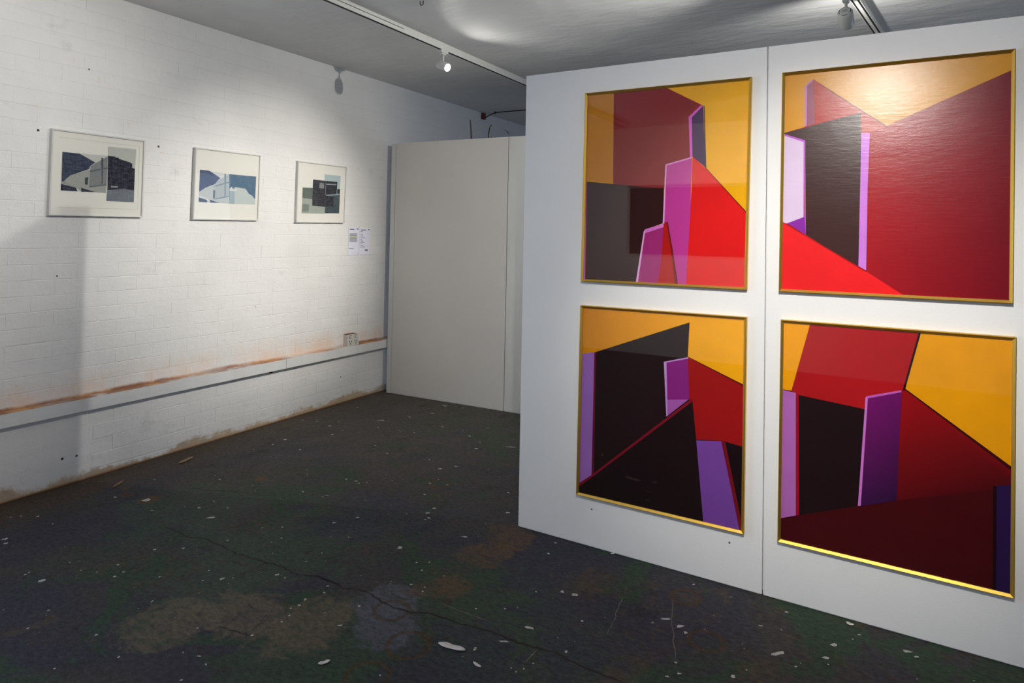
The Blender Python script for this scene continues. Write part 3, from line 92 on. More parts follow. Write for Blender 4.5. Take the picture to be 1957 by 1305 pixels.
def tube(name, pts, r, mat, parent=None, n=8):
    V, F = [], []
    pts = [Vector(p) for p in pts]
    for k, q in enumerate(pts):
        d = (pts[min(k + 1, len(pts) - 1)] - pts[max(k - 1, 0)]).normalized()
        u = d.orthogonal().normalized() if k == 0 else (u - d * u.dot(d)).normalized()
        w = d.cross(u)
        for i in range(n):
            a = 2 * math.pi * i / n
            V.append(q + r * (math.cos(a) * u + math.sin(a) * w))
    for k in range(len(pts) - 1):
        for i in range(n):
            j = (i + 1) % n
            F.append((k * n + i, k * n + j, (k + 1) * n + j, (k + 1) * n + i))
    F.append(tuple(range(n))); F.append(tuple((len(pts) - 1) * n + i for i in range(n)))
    return mesh_obj(name, V, F, mat, parent, smooth=True)

def tag(o, label, cat, group=None):
    o['label'] = label; o['category'] = cat
    if group: o['group'] = group
    return o

def thing(name, loc, label, cat, group=None):
    o = link(bpy.data.objects.new(name, None)); o.location = loc; o.empty_display_size = .05
    return tag(o, label, cat, group)

def struct(o):
    o['kind'] = 'structure'; return o

# ---------------------------------------------------------------- materials
def new_mat(name):
    m = bpy.data.materials.new(name); m.use_nodes = True
    nt = m.node_tree; b = nt.nodes['Principled BSDF']
    return m, nt, b

def N(nt, t, **kw):
    n = nt.nodes.new(t)
    for k, v in kw.items():
        if k.startswith('i_'):
            key = k[2:]; key = int(key) if key.isdigit() else key.replace('_', ' ')
            n.inputs[key].default_value = v
        else: setattr(n, k, v)
    return n

def plain(name, c, rough=.5, metal=0, spec=.5, noise=0, scale=60, bump=0, srgb=True):
    m, nt, b = new_mat(name)
    c = lin(c) if srgb else c
    b.inputs['Base Color'].default_value = (*c, 1); b.inputs['Roughness'].default_value = rough
    b.inputs['Metallic'].default_value = metal; b.inputs['Specular IOR Level'].default_value = spec
    if noise or bump:
        g = N(nt, 'ShaderNodeNewGeometry'); x = N(nt, 'ShaderNodeTexNoise', i_Scale=scale, i_Detail=5)
        nt.links.new(g.outputs['Position'], x.inputs['Vector'])
        if noise:
            mx = N(nt, 'ShaderNodeMix', data_type='RGBA')
            mx.inputs[6].default_value = (*[v * (1 - noise) for v in c], 1); mx.inputs[7].default_value = (*[min(1, v * (1 + noise)) for v in c], 1)
            nt.links.new(x.outputs['Fac'], mx.inputs[0]); nt.links.new(mx.outputs[2], b.inputs['Base Color'])
        if bump:
            bp = N(nt, 'ShaderNodeBump', i_Strength=1.0, i_Distance=bump)
            nt.links.new(x.outputs['Fac'], bp.inputs['Height']); nt.links.new(bp.outputs[0], b.inputs['Normal'])
    return m

class NG:
    """tiny node-graph writer working on the world position"""
    def __init__(s, nt):
        s.nt = nt; s.pos = N(nt, 'ShaderNodeNewGeometry').outputs['Position']
        sep = N(nt, 'ShaderNodeSeparateXYZ'); nt.links.new(s.pos, sep.inputs[0]); s.x, s.y, s.z = sep.outputs[:3]
    def put(s, sock, v):
        if hasattr(v, 'is_output'): s.nt.links.new(v, sock)
        else: sock.default_value = v
    def m(s, op, a, b=0., c=0.):
        n = N(s.nt, 'ShaderNodeMath', operation=op)
        s.put(n.inputs[0], a); s.put(n.inputs[1], b); s.put(n.inputs[2], c); return n.outputs[0]
    def noise(s, scale, detail=4, rough=.55, vec=None, dist=0, off=(0, 0, 0), stretch=(1, 1, 1), out='Fac'):
        mp = N(s.nt, 'ShaderNodeMapping'); mp.inputs['Location'].default_value = off; mp.inputs['Scale'].default_value = stretch
        s.nt.links.new(vec or s.pos, mp.inputs[0])
        n = N(s.nt, 'ShaderNodeTexNoise', i_Scale=scale, i_Detail=detail, i_Roughness=rough, i_Distortion=dist)
        s.nt.links.new(mp.outputs[0], n.inputs['Vector']); return n.outputs[out]
    def ramp(s, v, a, b, lo=0., hi=1.):
        n = N(s.nt, 'ShaderNodeMapRange', interpolation_type='SMOOTHSTEP'); n.inputs[1].default_value = a; n.inputs[2].default_value = b
        n.inputs[3].default_value = lo; n.inputs[4].default_value = hi; s.put(n.inputs[0], v); return n.outputs[0]
    def mix(s, f, a, b):
        n = N(s.nt, 'ShaderNodeMix', data_type='RGBA')
        s.put(n.inputs[0], f)
        for i, v in ((6, a), (7, b)): s.put(n.inputs[i], (*v, 1) if isinstance(v, tuple) else v)
        return n.outputs[2]
    def bump(s, h, dist, normal=None):
        n = N(s.nt, 'ShaderNodeBump', i_Strength=1.0, i_Distance=dist); s.nt.links.new(h, n.inputs['Height'])
        if normal: s.nt.links.new(normal, n.inputs['Normal'])
        return n.outputs[0]
    def blob(s, cx, cy, r, dx=None, dy=None):
        """soft round mask on the floor, its edge broken up by noise"""
        a = s.m('SUBTRACT', dx or s.x, cx); b = s.m('SUBTRACT', dy or s.y, cy)
        d = s.m('SQRT', s.m('ADD', s.m('MULTIPLY', a, a), s.m('MULTIPLY', b, b)))
        return s.ramp(s.m('ADD', d, s.m('MULTIPLY', s.wob, r * 4.0)), r * 1.15, r * .75)

def wall_paint():
    m, nt, b = new_mat('painted_brick'); g = NG(nt)
    c = g.mix(g.ramp(g.noise(1.6, 6), .35, .7), (.80, .79, .765), (.735, .728, .705))
    sm = g.m('MULTIPLY', g.ramp(g.noise(3.2, 8, .7, off=(3, 1, 7), stretch=(1, 1, 1.6)), .60, .74), .35)         # grey smudges
    c = g.mix(sm, c, (.50, .50, .49))
    sp = g.m('MULTIPLY', g.ramp(g.noise(38, 3, off=(9, 2, 1)), .735, .77), .55); c = g.mix(sp, c, (.30, .25, .2))
    pk = g.m('MULTIPLY', g.ramp(g.noise(9, 4, off=(1, 8, 4)), .66, .78), .30); c = g.mix(pk, c, (.78, .52, .36))   # pinkish spots
    n1 = g.noise(4.5, 6, .65, off=(2, 2, 2)); n2 = g.noise(1.3, 3, off=(5, 5, 1))
    # rust bleeding above the trunking
    zt = g.m('SUBTRACT', g.z, .517)
    up = g.ramp(zt, -.002, .0)
    halo = g.m('MULTIPLY', g.ramp(zt, .22, .0), g.ramp(n1, .30, .72)); halo = g.m('MULTIPLY', g.m('MULTIPLY', halo, up), .55)
    c = g.mix(halo, c, (.80, .50, .30))
    core = g.m('MULTIPLY', g.ramp(g.m('ADD', zt, g.m('MULTIPLY', n1, .05)), .050, .028), g.ramp(n2, .36, .58))
    c = g.mix(g.m('MULTIPLY', g.m('MULTIPLY', core, up), .92), c, g.mix(g.ramp(n1, .4, .6), (.28, .09, .022), (.58, .26, .07)))
    # tan splash line along the floor
    fl = g.ramp(g.m('ADD', g.z, g.m('MULTIPLY', g.m('SUBTRACT', g.noise(2.6, 7, .75, off=(4, 0, 0)), .5), .30)), .062, .018)
    c = g.mix(g.m('MULTIPLY', fl, .85), c, g.mix(g.ramp(n1, .35, .65), (.52, .36, .19), (.36, .26, .17)))
    ed = g.ramp(g.m('ADD', g.z, g.m('MULTIPLY', n1, .015)), .024, .010); c = g.mix(g.m('MULTIPLY', ed, .85), c, (.30, .13, .035))
    # wall colour turning blue-grey towards its far end
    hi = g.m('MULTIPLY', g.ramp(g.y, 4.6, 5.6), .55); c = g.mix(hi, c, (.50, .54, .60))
    nt.links.new(c, b.inputs['Base Color']); b.inputs['Roughness'].default_value = .62; b.inputs['Specular IOR Level'].default_value = .3
    h = g.m('ADD', g.noise(22, 8, .62), g.m('MULTIPLY', g.noise(120, 4), .22))
    h = g.m('ADD', h, g.m('MULTIPLY', g.noise(3.0, 3, stretch=(1, 1, 3)), 1.5))
    nt.links.new(g.bump(h, .0045), b.inputs['Normal']); return m

def ceiling_paint():
    m, nt, b = new_mat('ceiling_paint'); g = NG(nt)
    c = g.mix(g.ramp(g.noise(.9, 5), .35, .7), (.83, .83, .815), (.73, .735, .73))
    sp = g.ramp(g.noise(16, 3, off=(4, 4, 0)), .735, .765); c = g.mix(g.m('MULTIPLY', sp, .7), c, (.16, .12, .10))
    st = g.ramp(g.noise(3.5, 5, .7, off=(8, 1, 0)), .66, .78); c = g.mix(g.m('MULTIPLY', st, .35), c, (.46, .40, .34))
    nt.links.new(c, b.inputs['Base Color']); b.inputs['Roughness'].default_value = .5; b.inputs['Specular IOR Level'].default_value = .05
    h = g.m('ADD', g.noise(2.2, 3, stretch=(1, 2.2, 1)), g.m('MULTIPLY', g.noise(28, 5, .6, stretch=(1, 2, 1)), .10))
    nt.links.new(g.bump(h, .02), b.inputs['Normal']); return m

def floor_paint():
    m, nt, b = new_mat('floor_paint'); g = NG(nt)
    wob = g.noise(3.2, 7, .68, off=(3, 3, 0), dist=.6); g.wob = g.m('SUBTRACT', wob, .5)
    n1 = g.noise(1.1, 6, .62, dist=.8); n2 = g.noise(1.7, 7, .66, off=(7, 3, 0), dist=1.0); n3 = g.noise(9, 7, .7, off=(1, 6, 0), stretch=(1, 1.8, 1))
    c = g.mix(g.ramp(n1, .40, .60), lin((52, 49, 48)), lin((40, 41, 54)))
    c = g.mix(g.m('MULTIPLY', g.ramp(n2, .50, .58), g.ramp(g.x, -3.7, -3.0)), c, lin((34, 58, 42)))
    br = g.m('MULTIPLY', g.ramp(g.noise(2.3, 7, .7, off=(2, 9, 0), dist=1.2), .56, .66), .65); c = g.mix(br, c, lin((72, 58, 42)))
    P = DATA['patch']
    tex = g.ramp(g.noise(7, 8, .75, off=(1, 1, 0), dist=1.5, stretch=(1, 1.7, 1)), .36, .54, .25, 1)
    def blobs(k, r, col, amt):
        nonlocal c
        for q in P[k]: c = g.mix(g.m('MULTIPLY', g.m('MULTIPLY', g.blob(q[0], q[1], r), amt), tex), c, lin(col))
    blobs('green', .36, (44, 64, 50), .8); blobs('green2', .34, (38, 60, 44), .8); blobs('navy', .30, (36, 37, 56), .75)
    blobs('grey', .15, (78, 80, 92), .85); blobs('brown', .13, (80, 60, 40), .75); blobs('tan', .17, (92, 82, 66), .8)
    blobs('rust', .05, (92, 58, 26), .85)
    # dusty brown strip along the brick wall
    c = g.mix(g.m('MULTIPLY', g.ramp(g.m('ADD', g.x, g.m('MULTIPLY', g.wob, .5)), -3.85, -4.3), .8), c, lin((78, 56, 38)))
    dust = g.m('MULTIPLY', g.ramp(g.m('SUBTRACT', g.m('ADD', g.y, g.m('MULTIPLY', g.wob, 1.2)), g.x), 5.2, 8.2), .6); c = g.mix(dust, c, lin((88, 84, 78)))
    fine = g.ramp(n3, .60, .74); c = g.mix(g.m('MULTIPLY', fine, .30), c, lin((84, 80, 72)))
    dk = g.ramp(g.noise(5, 7, .7, off=(5, 5, 0)), .56, .68); c = g.mix(g.m('MULTIPLY', dk, .55), c, lin((20, 20, 25)))
    c = g.mix(.12, c, lin((120, 114, 104)))
    # paint-tin rings
    for q, r in [(P['rings'][0], .06), (P['rings'][1], .065), (P['ring2'][0], .07), (P['ring2'][1], .08), (P['ring2'][2], .06), (P['ring2'][3], .075)]:
        a = g.m('SUBTRACT', g.x, q[0]); d2 = g.m('SUBTRACT', g.y, q[1]); d = g.m('SQRT', g.m('ADD', g.m('MULTIPLY', a, a), g.m('MULTIPLY', d2, d2)))
        ring = g.ramp(g.m('ABSOLUTE', g.m('SUBTRACT', g.m('ADD', d, g.m('MULTIPLY', g.wob, .02)), r)), .013, .006)
        c = g.mix(g.m('MULTIPLY', ring, .6), c, lin((78, 58, 34)))
    sp = g.ramp(g.noise(75, 2, off=(2, 5, 0)), .745, .77); c = g.mix(g.m('MULTIPLY', sp, .6), c, lin((165, 165, 162)))
    grit = g.ramp(g.noise(34, 6, .8, off=(3, 7, 0), stretch=(1, 1.6, 1)), .3, .7, .62, 1.38)
    st = g.m('MULTIPLY', g.ramp(g.noise(4, 8, .75, off=(11, 2, 0), stretch=(1, 2.6, 1), dist=1.4), .60, .68), .5); c = g.mix(st, c, lin((86, 62, 40)))
    hv = N(nt, 'ShaderNodeHueSaturation'); nt.links.new(c, hv.inputs['Color']); nt.links.new(grit, hv.inputs['Value']); c = hv.outputs[0]
    nt.links.new(c, b.inputs['Base Color'])
    r = g.ramp(n2, .3, .7, .55, .70); nt.links.new(r, b.inputs['Roughness']); b.inputs['Specular IOR Level'].default_value = .09
    h = g.m('ADD', g.noise(6, 8, .65), g.m('MULTIPLY', g.noise(60, 4), .12)); nt.links.new(g.bump(h, .006), b.inputs['Normal']); return m

def board_paint(name, c):
    m, nt, b = new_mat(name); g = NG(nt)
    k = g.mix(g.ramp(g.noise(1.4, 5), .3, .7), c, tuple(v * .955 for v in c))
    s = g.m('MULTIPLY', g.ramp(g.noise(11, 6, .7, off=(1, 4, 2)), .70, .80), .22); k = g.mix(s, k, tuple(v * .62 for v in c))
    nt.links.new(k, b.inputs['Base Color']); b.inputs['Roughness'].default_value = .5; b.inputs['Specular IOR Level'].default_value = .3
    nt.links.new(g.bump(g.noise(200, 3), .0006), b.inputs['Normal']); return m

def trunk_paint():
    m, nt, b = new_mat('trunking_paint'); g = NG(nt)
    n1 = g.noise(3.4, 6, .66, off=(2, 2, 2)); n2 = g.noise(1.3, 3, off=(5, 5, 1))
    c = g.mix(g.ramp(g.noise(5, 5), .35, .7), (.76, .755, .735), (.69, .69, .675))
    top = g.ramp(g.z, .5135, .5155)
    rust = g.m('MULTIPLY', top, g.ramp(n2, .38, .55)); rust = g.m('MULTIPLY', rust, g.ramp(n1, .30, .5))
    c = g.mix(g.m('MULTIPLY', rust, .92), c, g.mix(g.ramp(n1, .45, .6), (.27, .085, .02), (.60, .30, .10)))
    sp = g.m('MULTIPLY', g.ramp(g.noise(7, 4, off=(1, 9, 4)), .68, .78), .25); c = g.mix(sp, c, (.75, .48, .30))
    nt.links.new(c, b.inputs['Base Color']); b.inputs['Roughness'].default_value = .5
    nt.links.new(g.bump(g.noise(30, 5), .0015), b.inputs['Normal']); return m

def print_mat(name, streak=0., rough=.45, bump=0., spec=.4, k=1.0, sc=None):
    """flat printed ink: the colours of each shape are stored on its corners"""
    m, nt, b = new_mat(name); g = NG(nt)
    a = N(nt, 'ShaderNodeVertexColor', layer_name='ink').outputs['Color']
    c = a
    if streak:
        s1 = g.noise(60, 6, .75, stretch=(1, .35, 1.6)); s2 = g.noise(140, 4, .7, stretch=(1, 1, .18))
        v = g.m('ADD', g.m('MULTIPLY', s1, .6), g.m('MULTIPLY', s2, .4))
        c = g.mix(g.ramp(v, .40, .66, 0, streak), c, (.62, .66, .66)); c = g.mix(g.ramp(v, .46, .30, 0, streak), c, (.03, .035, .05))
    else:
        v = g.noise(7, 5); h = N(nt, 'ShaderNodeHueSaturation'); nt.links.new(c, h.inputs['Color'])
        nt.links.new(g.ramp(v, .2, .8, .95, 1.05), h.inputs['Value']); c = h.outputs[0]
    nt.links.new(c, b.inputs['Base Color']); b.inputs['Roughness'].default_value = rough; b.inputs['Specular IOR Level'].default_value = spec
    if bump:
        h = g.m('ADD', g.noise(30, 7, .7, stretch=(.5, 1, 3)), g.m('MULTIPLY', g.noise(7, 4, stretch=(1, 1, 2)), 1.4))
        nt.links.new(g.bump(h, bump), b.inputs['Normal'])
    return m

def thin_glass(name, rough=.015, f0=.06, graze=1.0):
    m = bpy.data.materials.new(name); m.use_nodes = True; nt = m.node_tree; nt.nodes.remove(nt.nodes['Principled BSDF'])
    geo = N(nt, 'ShaderNodeNewGeometry'); dp = N(nt, 'ShaderNodeVectorMath', operation='DOT_PRODUCT')
    nt.links.new(geo.outputs['Normal'], dp.inputs[0]); nt.links.new(geo.outputs['Incoming'], dp.inputs[1])
    g = NG(nt); x = g.m('SUBTRACT', 1.0, g.m('ABSOLUTE', dp.outputs['Value'])); f = g.m('ADD', f0, g.m('MULTIPLY', g.m('POWER', x, 5.0), (1 - f0) * graze))
    t = N(nt, 'ShaderNodeBsdfTransparent'); gl = N(nt, 'ShaderNodeBsdfGlossy', i_Roughness=rough); mx = N(nt, 'ShaderNodeMixShader')
    nt.links.new(f, mx.inputs[0]); nt.links.new(t.outputs[0], mx.inputs[1]); nt.links.new(gl.outputs[0], mx.inputs[2])
    nt.links.new(mx.outputs[0], nt.nodes['Material Output'].inputs[0]); return m

def lamp_mat(name, strength, c=(1, .97, .92)):
    m, nt, b = new_mat(name); b.inputs['Emission Color'].default_value = (*c, 1); b.inputs['Emission Strength'].default_value = strength
    b.inputs['Base Color'].default_value = (.9, .9, .9, 1); return m

M_WALL, M_CEIL, M_FLOOR = wall_paint(), ceiling_paint(), floor_paint()
M_BOARD = board_paint('board_white', (.79, .785, .77)); M_BOARD_FAR = board_paint('board_ivory', (.70, .675, .635)); M_BOARD_FAR2 = board_paint('board_grey_white', (.70, .70, .67))
M_TRUNK = trunk_paint()
M_PLAIN_R = plain('right_wall_paint', (128, 126, 122), .7, noise=.04, scale=3)
M_PLAIN = plain('room_wall_paint', (222, 217, 208), .7, noise=.04, scale=3)
M_GOLD = plain('brushed_gold', (222, 180, 82), .46, 1.0, noise=.06, scale=90)
M_SILVER = plain('brushed_silver', (206, 205, 201), .45, 0, noise=.05, scale=90)
M_MOUNT = plain('mount_board', (224, 222, 212), .8, noise=.02, scale=40)
M_BACK = plain('backing_board', (120, 96, 70), .8, noise=.1, scale=60)
M_GLASS = thin_glass('picture_glass', .02, .046); M_GLASS2 = thin_glass('small_picture_glass', .02, .012, .35)
M_INK = print_mat('painted_ink', rough=.6, spec=.1)
M_INK_GLOSS = print_mat('varnished_ink', rough=.24, bump=.0004, spec=.33)
M_PRINT = print_mat('streaked_print_ink', streak=.11, rough=.8, spec=.05)
M_PAPER = plain('caption_paper', (226, 226, 238), .8)
M_TEXT = plain('caption_text_grey', (110, 110, 122), .8); M_TEXT_D = plain('caption_text_dark', (62, 62, 72), .8); M_TEXT_Y = plain('caption_highlight', (196, 190, 110), .8)
M_WHITE_METAL = plain('white_enamel', (214, 214, 208), .4, noise=.02, scale=40)
M_GREY_METAL = plain('grey_enamel', (186, 182, 174), .45, noise=.03, scale=40)
M_DARK = plain('black_plastic', (22, 22, 24), .5); M_SLOT = plain('track_slot_black', (12, 12, 13), .6)
M_SOCKET = plain('aged_white_plastic', (208, 204, 194), .45, noise=.06, scale=50)
M_SOCKET_MARK = plain('socket_hole_dark', (52, 50, 52), .6)
M_RUSTY = plain('rusted_iron', (104, 44, 22), .8, noise=.35, scale=40, bump=.003)
M_CABLE = plain('black_cable', (24, 24, 28), .55)
M_SPLAT = plain('dried_white_paint', (172, 170, 162), .6, noise=.12, scale=30)
M_CRACK = plain('crack_dirt', (30, 21, 17), .9, noise=.3, scale=20); M_SCRATCH = plain('scratch_dust', (98, 90, 78), .8, noise=.3, scale=40)
M_FLAKE = plain('paint_flake_white', (212, 208, 200), .6, noise=.05, scale=60); M_WOOD = plain('pale_wood_splinter', (150, 124, 88), .8, noise=.2, scale=80)
M_CONDUIT = plain('plaster_chase_brown', (112, 92, 80), .9, noise=.5, scale=30, bump=.004)

# ---------------------------------------------------------------- room shell
X1, Y0, Y1 = 2.6, -2.3, 9.6
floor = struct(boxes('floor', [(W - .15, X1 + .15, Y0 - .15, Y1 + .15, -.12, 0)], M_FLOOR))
ceiling = struct(boxes('ceiling', [(W - .15, X1 + .15, Y0 - .15, Y1 + .15, HC, HC + .15)], M_CEIL))
wall_left = struct(boxes('wall_left', [(W - .15, W - .0020, SIDE_FILL_WINDOW[1], Y1, 0, HC), (W - .15, W - .0020, Y0, SIDE_FILL_WINDOW[0], 0, HC), (W - .15, W - .0020, SIDE_FILL_WINDOW[0], SIDE_FILL_WINDOW[1], 0, SIDE_FILL_WINDOW[2]), (W - .15, W - .0020, SIDE_FILL_WINDOW[0], SIDE_FILL_WINDOW[1], SIDE_FILL_WINDOW[3], HC)], M_WALL))
struct(boxes('wall_far', [(W - .15, X1 + .15, Y1, Y1 + .15, 0, HC)], M_PLAIN))
# the back wall behind the camera has a long dark window band that the picture glass mirrors
BX0, BX1, BZ0, BZ1 = -3.10, -.55, 1.30, 2.26
struct(boxes('wall_back', [(W - .15, BX0, Y0 - .15, Y0, 0, HC), (BX1, X1 + .15, Y0 - .15, Y0, 0, HC), (BX0, BX1, Y0 - .15, Y0, 0, BZ0), (BX0, BX1, Y0 - .15, Y0, BZ1, HC)], M_PLAIN))
win = struct(boxes('window_1', [(BX0, BX1, Y0 - .13, Y0 - .11, BZ0, BZ1)], plain('night_window', (16, 15, 16), .5, spec=.2)))
boxes('window_frame', [(BX0, BX1, Y0 - .11, Y0 - .06, BZ0, BZ0 + .03), (BX0, BX1, Y0 - .11, Y0 - .06, BZ1 - .03, BZ1)], M_GREY_METAL, win)
# openings added in the unseen right-hand wall to let in the cool fill
OY0, OY1, OZ0, OZ1 = FILL_WINDOW
QY0, QY1, QZ0, QZ1 = FAR_FILL_WINDOW
struct(boxes('wall_right', [(X1, X1 + .15, Y0, OY0, 0, HC), (X1, X1 + .15, OY1, QY0, 0, HC), (X1, X1 + .15, QY1, Y1, 0, HC), (X1, X1 + .15, OY0, OY1, 0, OZ0), (X1, X1 + .15, OY0, OY1, OZ1, HC),
                            (X1, X1 + .15, QY0, QY1, 0, QZ0), (X1, X1 + .15, QY0, QY1, QZ1, HC)], M_PLAIN_R))
for nm, (a0, a1, c0, c1) in (('fill_window_2', FILL_WINDOW), ('fill_window_3', FAR_FILL_WINDOW)):
    struct(boxes(nm, [(X1 - .02, X1 + .15, a0 - .05, a1 + .05, c0 - .05, c0), (X1 - .02, X1 + .15, a0 - .05, a1 + .05, c1, c1 + .05),
                      (X1 - .02, X1 + .15, a0 - .05, a0, c0, c1), (X1 - .02, X1 + .15, a1, a1 + .05, c0, c1)], M_WHITE_METAL))

# bricks of the left wall
PITCH, BL, OFFZ = .0925, .245, .0475
bh, bl, th, ch = .0890, .2449, .011, .0024
def brick_vf(h, l):
    y0, y1, z0, z1 = -l / 2, l / 2, -h / 2, h / 2
    V = [(-th, y0, z0), (-th, y1, z0), (-th, y1, z1), (-th, y0, z1),
         (-.0014, y0, z0), (-.0014, y1, z0), (-.0014, y1, z1), (-.0014, y0, z1),
         (0, y0 + .0004, z0 + ch), (0, y1 - .0004, z0 + ch), (0, y1 - .0004, z1 - ch), (0, y0 + .0004, z1 - ch)]
    F = [(8, 9, 10, 11), (4, 5, 9, 8), (5, 6, 10, 9), (6, 7, 11, 10), (7, 4, 8, 11), (0, 1, 5, 4), (1, 2, 6, 5), (2, 3, 7, 6), (3, 0, 4, 7)]
    return V, F
rnd = random.Random(5)
spots = []
k = 0
while True:
    z = OFFZ + (k - .5) * PITCH
    if z - .04 > HC: break
    for i in range(-1, 42):
        y = 1.0 + (i + (.5 if k % 2 else 0)) * BL + rnd.uniform(-.0004, .0004)
        if y > (5.15 if z < 2.35 else 8.4): continue
        if z < .43 and y < 2.18 + BL / 2: continue                  # smooth plaster patch there
        spots.append((math.hypot(y, 4.32) + abs(z - 1.58) * .3, y, z))
    k += 1
spots = [s for s in spots if s[1] > 1.50]
spots.sort()
proto = None
SV, SF = [], []
for n, (d, y, z) in enumerate(spots):
    dx = rnd.uniform(-.0002, .0002); hz = rnd.uniform(.985, 1.045); dz = rnd.uniform(-.0012, .0012)
    if z + bh / 2 > HC: hz *= .6; z = HC - bh * .3 - .001
    if z - bh / 2 < 0: hz = .42; z = .0198
    if n < 300:
        if proto is None:
            V, F = brick_vf(bh, bl); proto = mesh_obj('brick', V, F, M_WALL, wall_left); o = proto
        else:
            o = proto.copy(); COL.objects.link(o); o.parent = wall_left
        o.location = (W + dx, y, z + dz); o.scale = (1, 1, hz); o.rotation_euler = (rnd.uniform(-.004, .004), 0, rnd.uniform(-.0007, .0007))
    else:
        V, F = brick_vf(bh * hz, bl); b0 = len(SV)
        SV += [(v[0] + W + dx, v[1] + y, v[2] + z + dz) for v in V]; SF += [tuple(q + b0 for q in f) for f in F]
rest = mesh_obj('distant_brick', SV, SF, M_WALL, wall_left); rest['kind'] = 'stuff'
boxes('plaster_patch', [(W - .002, W + .006, 1.35, 2.186, 0, .4355)], M_WALL, wall_left, bevel=.002)
# screw holes and old plug holes
for y, z, r in [(1.8636, 2.1293, .0075), (2.5878, 2.1248, .0075), (1.99, 1.27, .005), (4.35, .24, .006), (2.05, .165, .008), (2.13, .16, .007), (2.13, 2.55, .005)]:
    lathe('screw_hole', [(r, 0), (r * .8, .0012)], M_SOCKET_MARK, wall_left, 10, Matrix.Translation((W + .0008 + (.0065 if z < .2 and y < 2.18 else 0), y, z)) @ Matrix.Rotation(math.pi / 2, 4, 'Y'))
# old pipe chases in the plaster above the far board
for pts, w in [([(6.36, 2.915), (6.375, 2.84), (6.385, 2.76), (6.40, 2.66), (6.44, 2.60)], .022), ([(6.845, 2.93), (6.80, 2.90), (6.77, 2.80), (6.77, 2.70), (6.78, 2.60)], .016),
               ([(7.16, 2.92), (7.22, 2.905), (7.28, 2.87)], .018), ([(6.83, 2.78), (6.86, 2.66)], .010)]:
    V, F = [], []
    for q, (y, z) in enumerate(pts):
        ww = w * (.25 + .5 * rnd.random()); V += [(W + .004, y - ww, z), (W + .007, y, z), (W + .004, y + ww, z)]
        if q: b0 = len(V) - 6; F += [(b0, b0 + 1, b0 + 4, b0 + 3), (b0 + 1, b0 + 2, b0 + 5, b0 + 4)]
    mesh_obj('pipe_chase', V, F, M_CONDUIT, wall_left, fix=False)

# floor: splashes, cracks, scratches
V, F = [], []
def splat(x, y, a, b, rot, seed, z=.0008):
    r = random.Random(seed); n = 9; b0 = len(V)
    for i in range(n):
        t = 2 * math.pi * i / n; k = r.uniform(.45, 1.25); u, v = a * k * math.cos(t), b * k * math.sin(t)
        V.append((x + u * math.cos(rot) - v * math.sin(rot), y + u * math.sin(rot) + v * math.cos(rot), z))
    F.append(tuple(range(b0, b0 + n)))
CR = (math.cos(.5288), math.sin(.5288))
for i, (x, y, a, b) in enumerate(DATA['splat']):
    splat(x, y, max(.004, a / 2), min(max(.004, b / 2), max(a * .55, .006)), .5288 + rnd.uniform(-.35, .35), i)
for i in range(430):
    x, y = rnd.uniform(-4.2, .6), rnd.uniform(.4, 4.85)
    if y > 3.0 and x > -1.75: continue
    s = .0016 + .0042 * rnd.random() ** 3
    splat(x, y, s * rnd.uniform(1, 1.8), s, rnd.uniform(0, 3), 1000 + i)
sp = mesh_obj('paint_splashes', V, F, M_SPLAT, floor, fix=False); sp['kind'] = 'stuff'
def ribbon(pts, w, seed, z):
    r = random.Random(seed); P = []
    for q in range(len(pts) - 1):
        for t in range(4):
            f = t / 4; P.append((pts[q][0] + (pts[q + 1][0] - pts[q][0]) * f + r.uniform(-.005, .005), pts[q][1] + (pts[q + 1][1] - pts[q][1]) * f + r.uniform(-.005, .005)))
    P.append(tuple(pts[-1])); V, F = [], []
    for q, (x, y) in enumerate(P):
        d = Vector((P[min(q + 1, len(P) - 1)][0] - P[max(q - 1, 0)][0], P[min(q + 1, len(P) - 1)][1] - P[max(q - 1, 0)][1])).normalized()
        ww = w * r.uniform(.5, 1.3) * (0.2 if q in (0, len(P) - 1) else 1)
        V += [(x - d.y * ww, y + d.x * ww, z), (x + d.y * ww, y - d.x * ww, z)]
        if q: F.append((2 * q - 2, 2 * q - 1, 2 * q + 1, 2 * q))
    return V, F
for i, l in enumerate(DATA['crack']):
    V2, F2 = ribbon(l, .0042 if i < 2 else .0028, 40 + i, .0006); mesh_obj('crack', V2, F2, M_CRACK, floor, fix=False)
for i, l in enumerate(DATA['scratch']):
    V2, F2 = ribbon(l, .0022, 60 + i, .0007); mesh_obj('scratch', V2, F2, M_SCRATCH, floor, fix=False)

# ---------------------------------------------------------------- exhibition boards
def board(x0, x1, y, yaw, mat, label, th=.05):
    o = thing('exhibition_board', (x0, y, 0), label, 'exhibition board', 'tall white exhibition boards')
    o.rotation_euler.z = yaw
    boxes('face_panel', [(0, x1 - x0, 0, .006, .004, HP)], mat, o, bevel=.0015)
    boxes('core', [(.004, x1 - x0 - .004, .006, th - .006, 0, HP - .002)], mat, o)
    boxes('rear_panel', [(0, x1 - x0, th - .006, th, .004, HP)], mat, o, bevel=.0015)
    return o
b1 = board(-1.722, -.4815, YP, 0, M_BOARD, 'white exhibition board with a free left edge, behind the two left gold-framed paintings')
b2 = board(-.477, .764, YP, 0, M_BOARD, 'white exhibition board cut off by the right picture edge, behind two gold-framed paintings')
FA = .0544
b3 = board(-4.1885, -2.949, 4.8932, FA, M_BOARD_FAR, 'ivory exhibition board standing against the end of the cable trunking')
b4 = board(-2.945, -1.70, 4.8932 + 1.2435 * math.sin(FA), FA, M_BOARD_FAR2, 'grey white exhibition board mostly hidden behind the board of gold-framed paintings')
boxes('edge_post', [(-.056, -.003, .0015, .048, 0, HP - .004)], M_BOARD_FAR2, b3, bevel=.002)
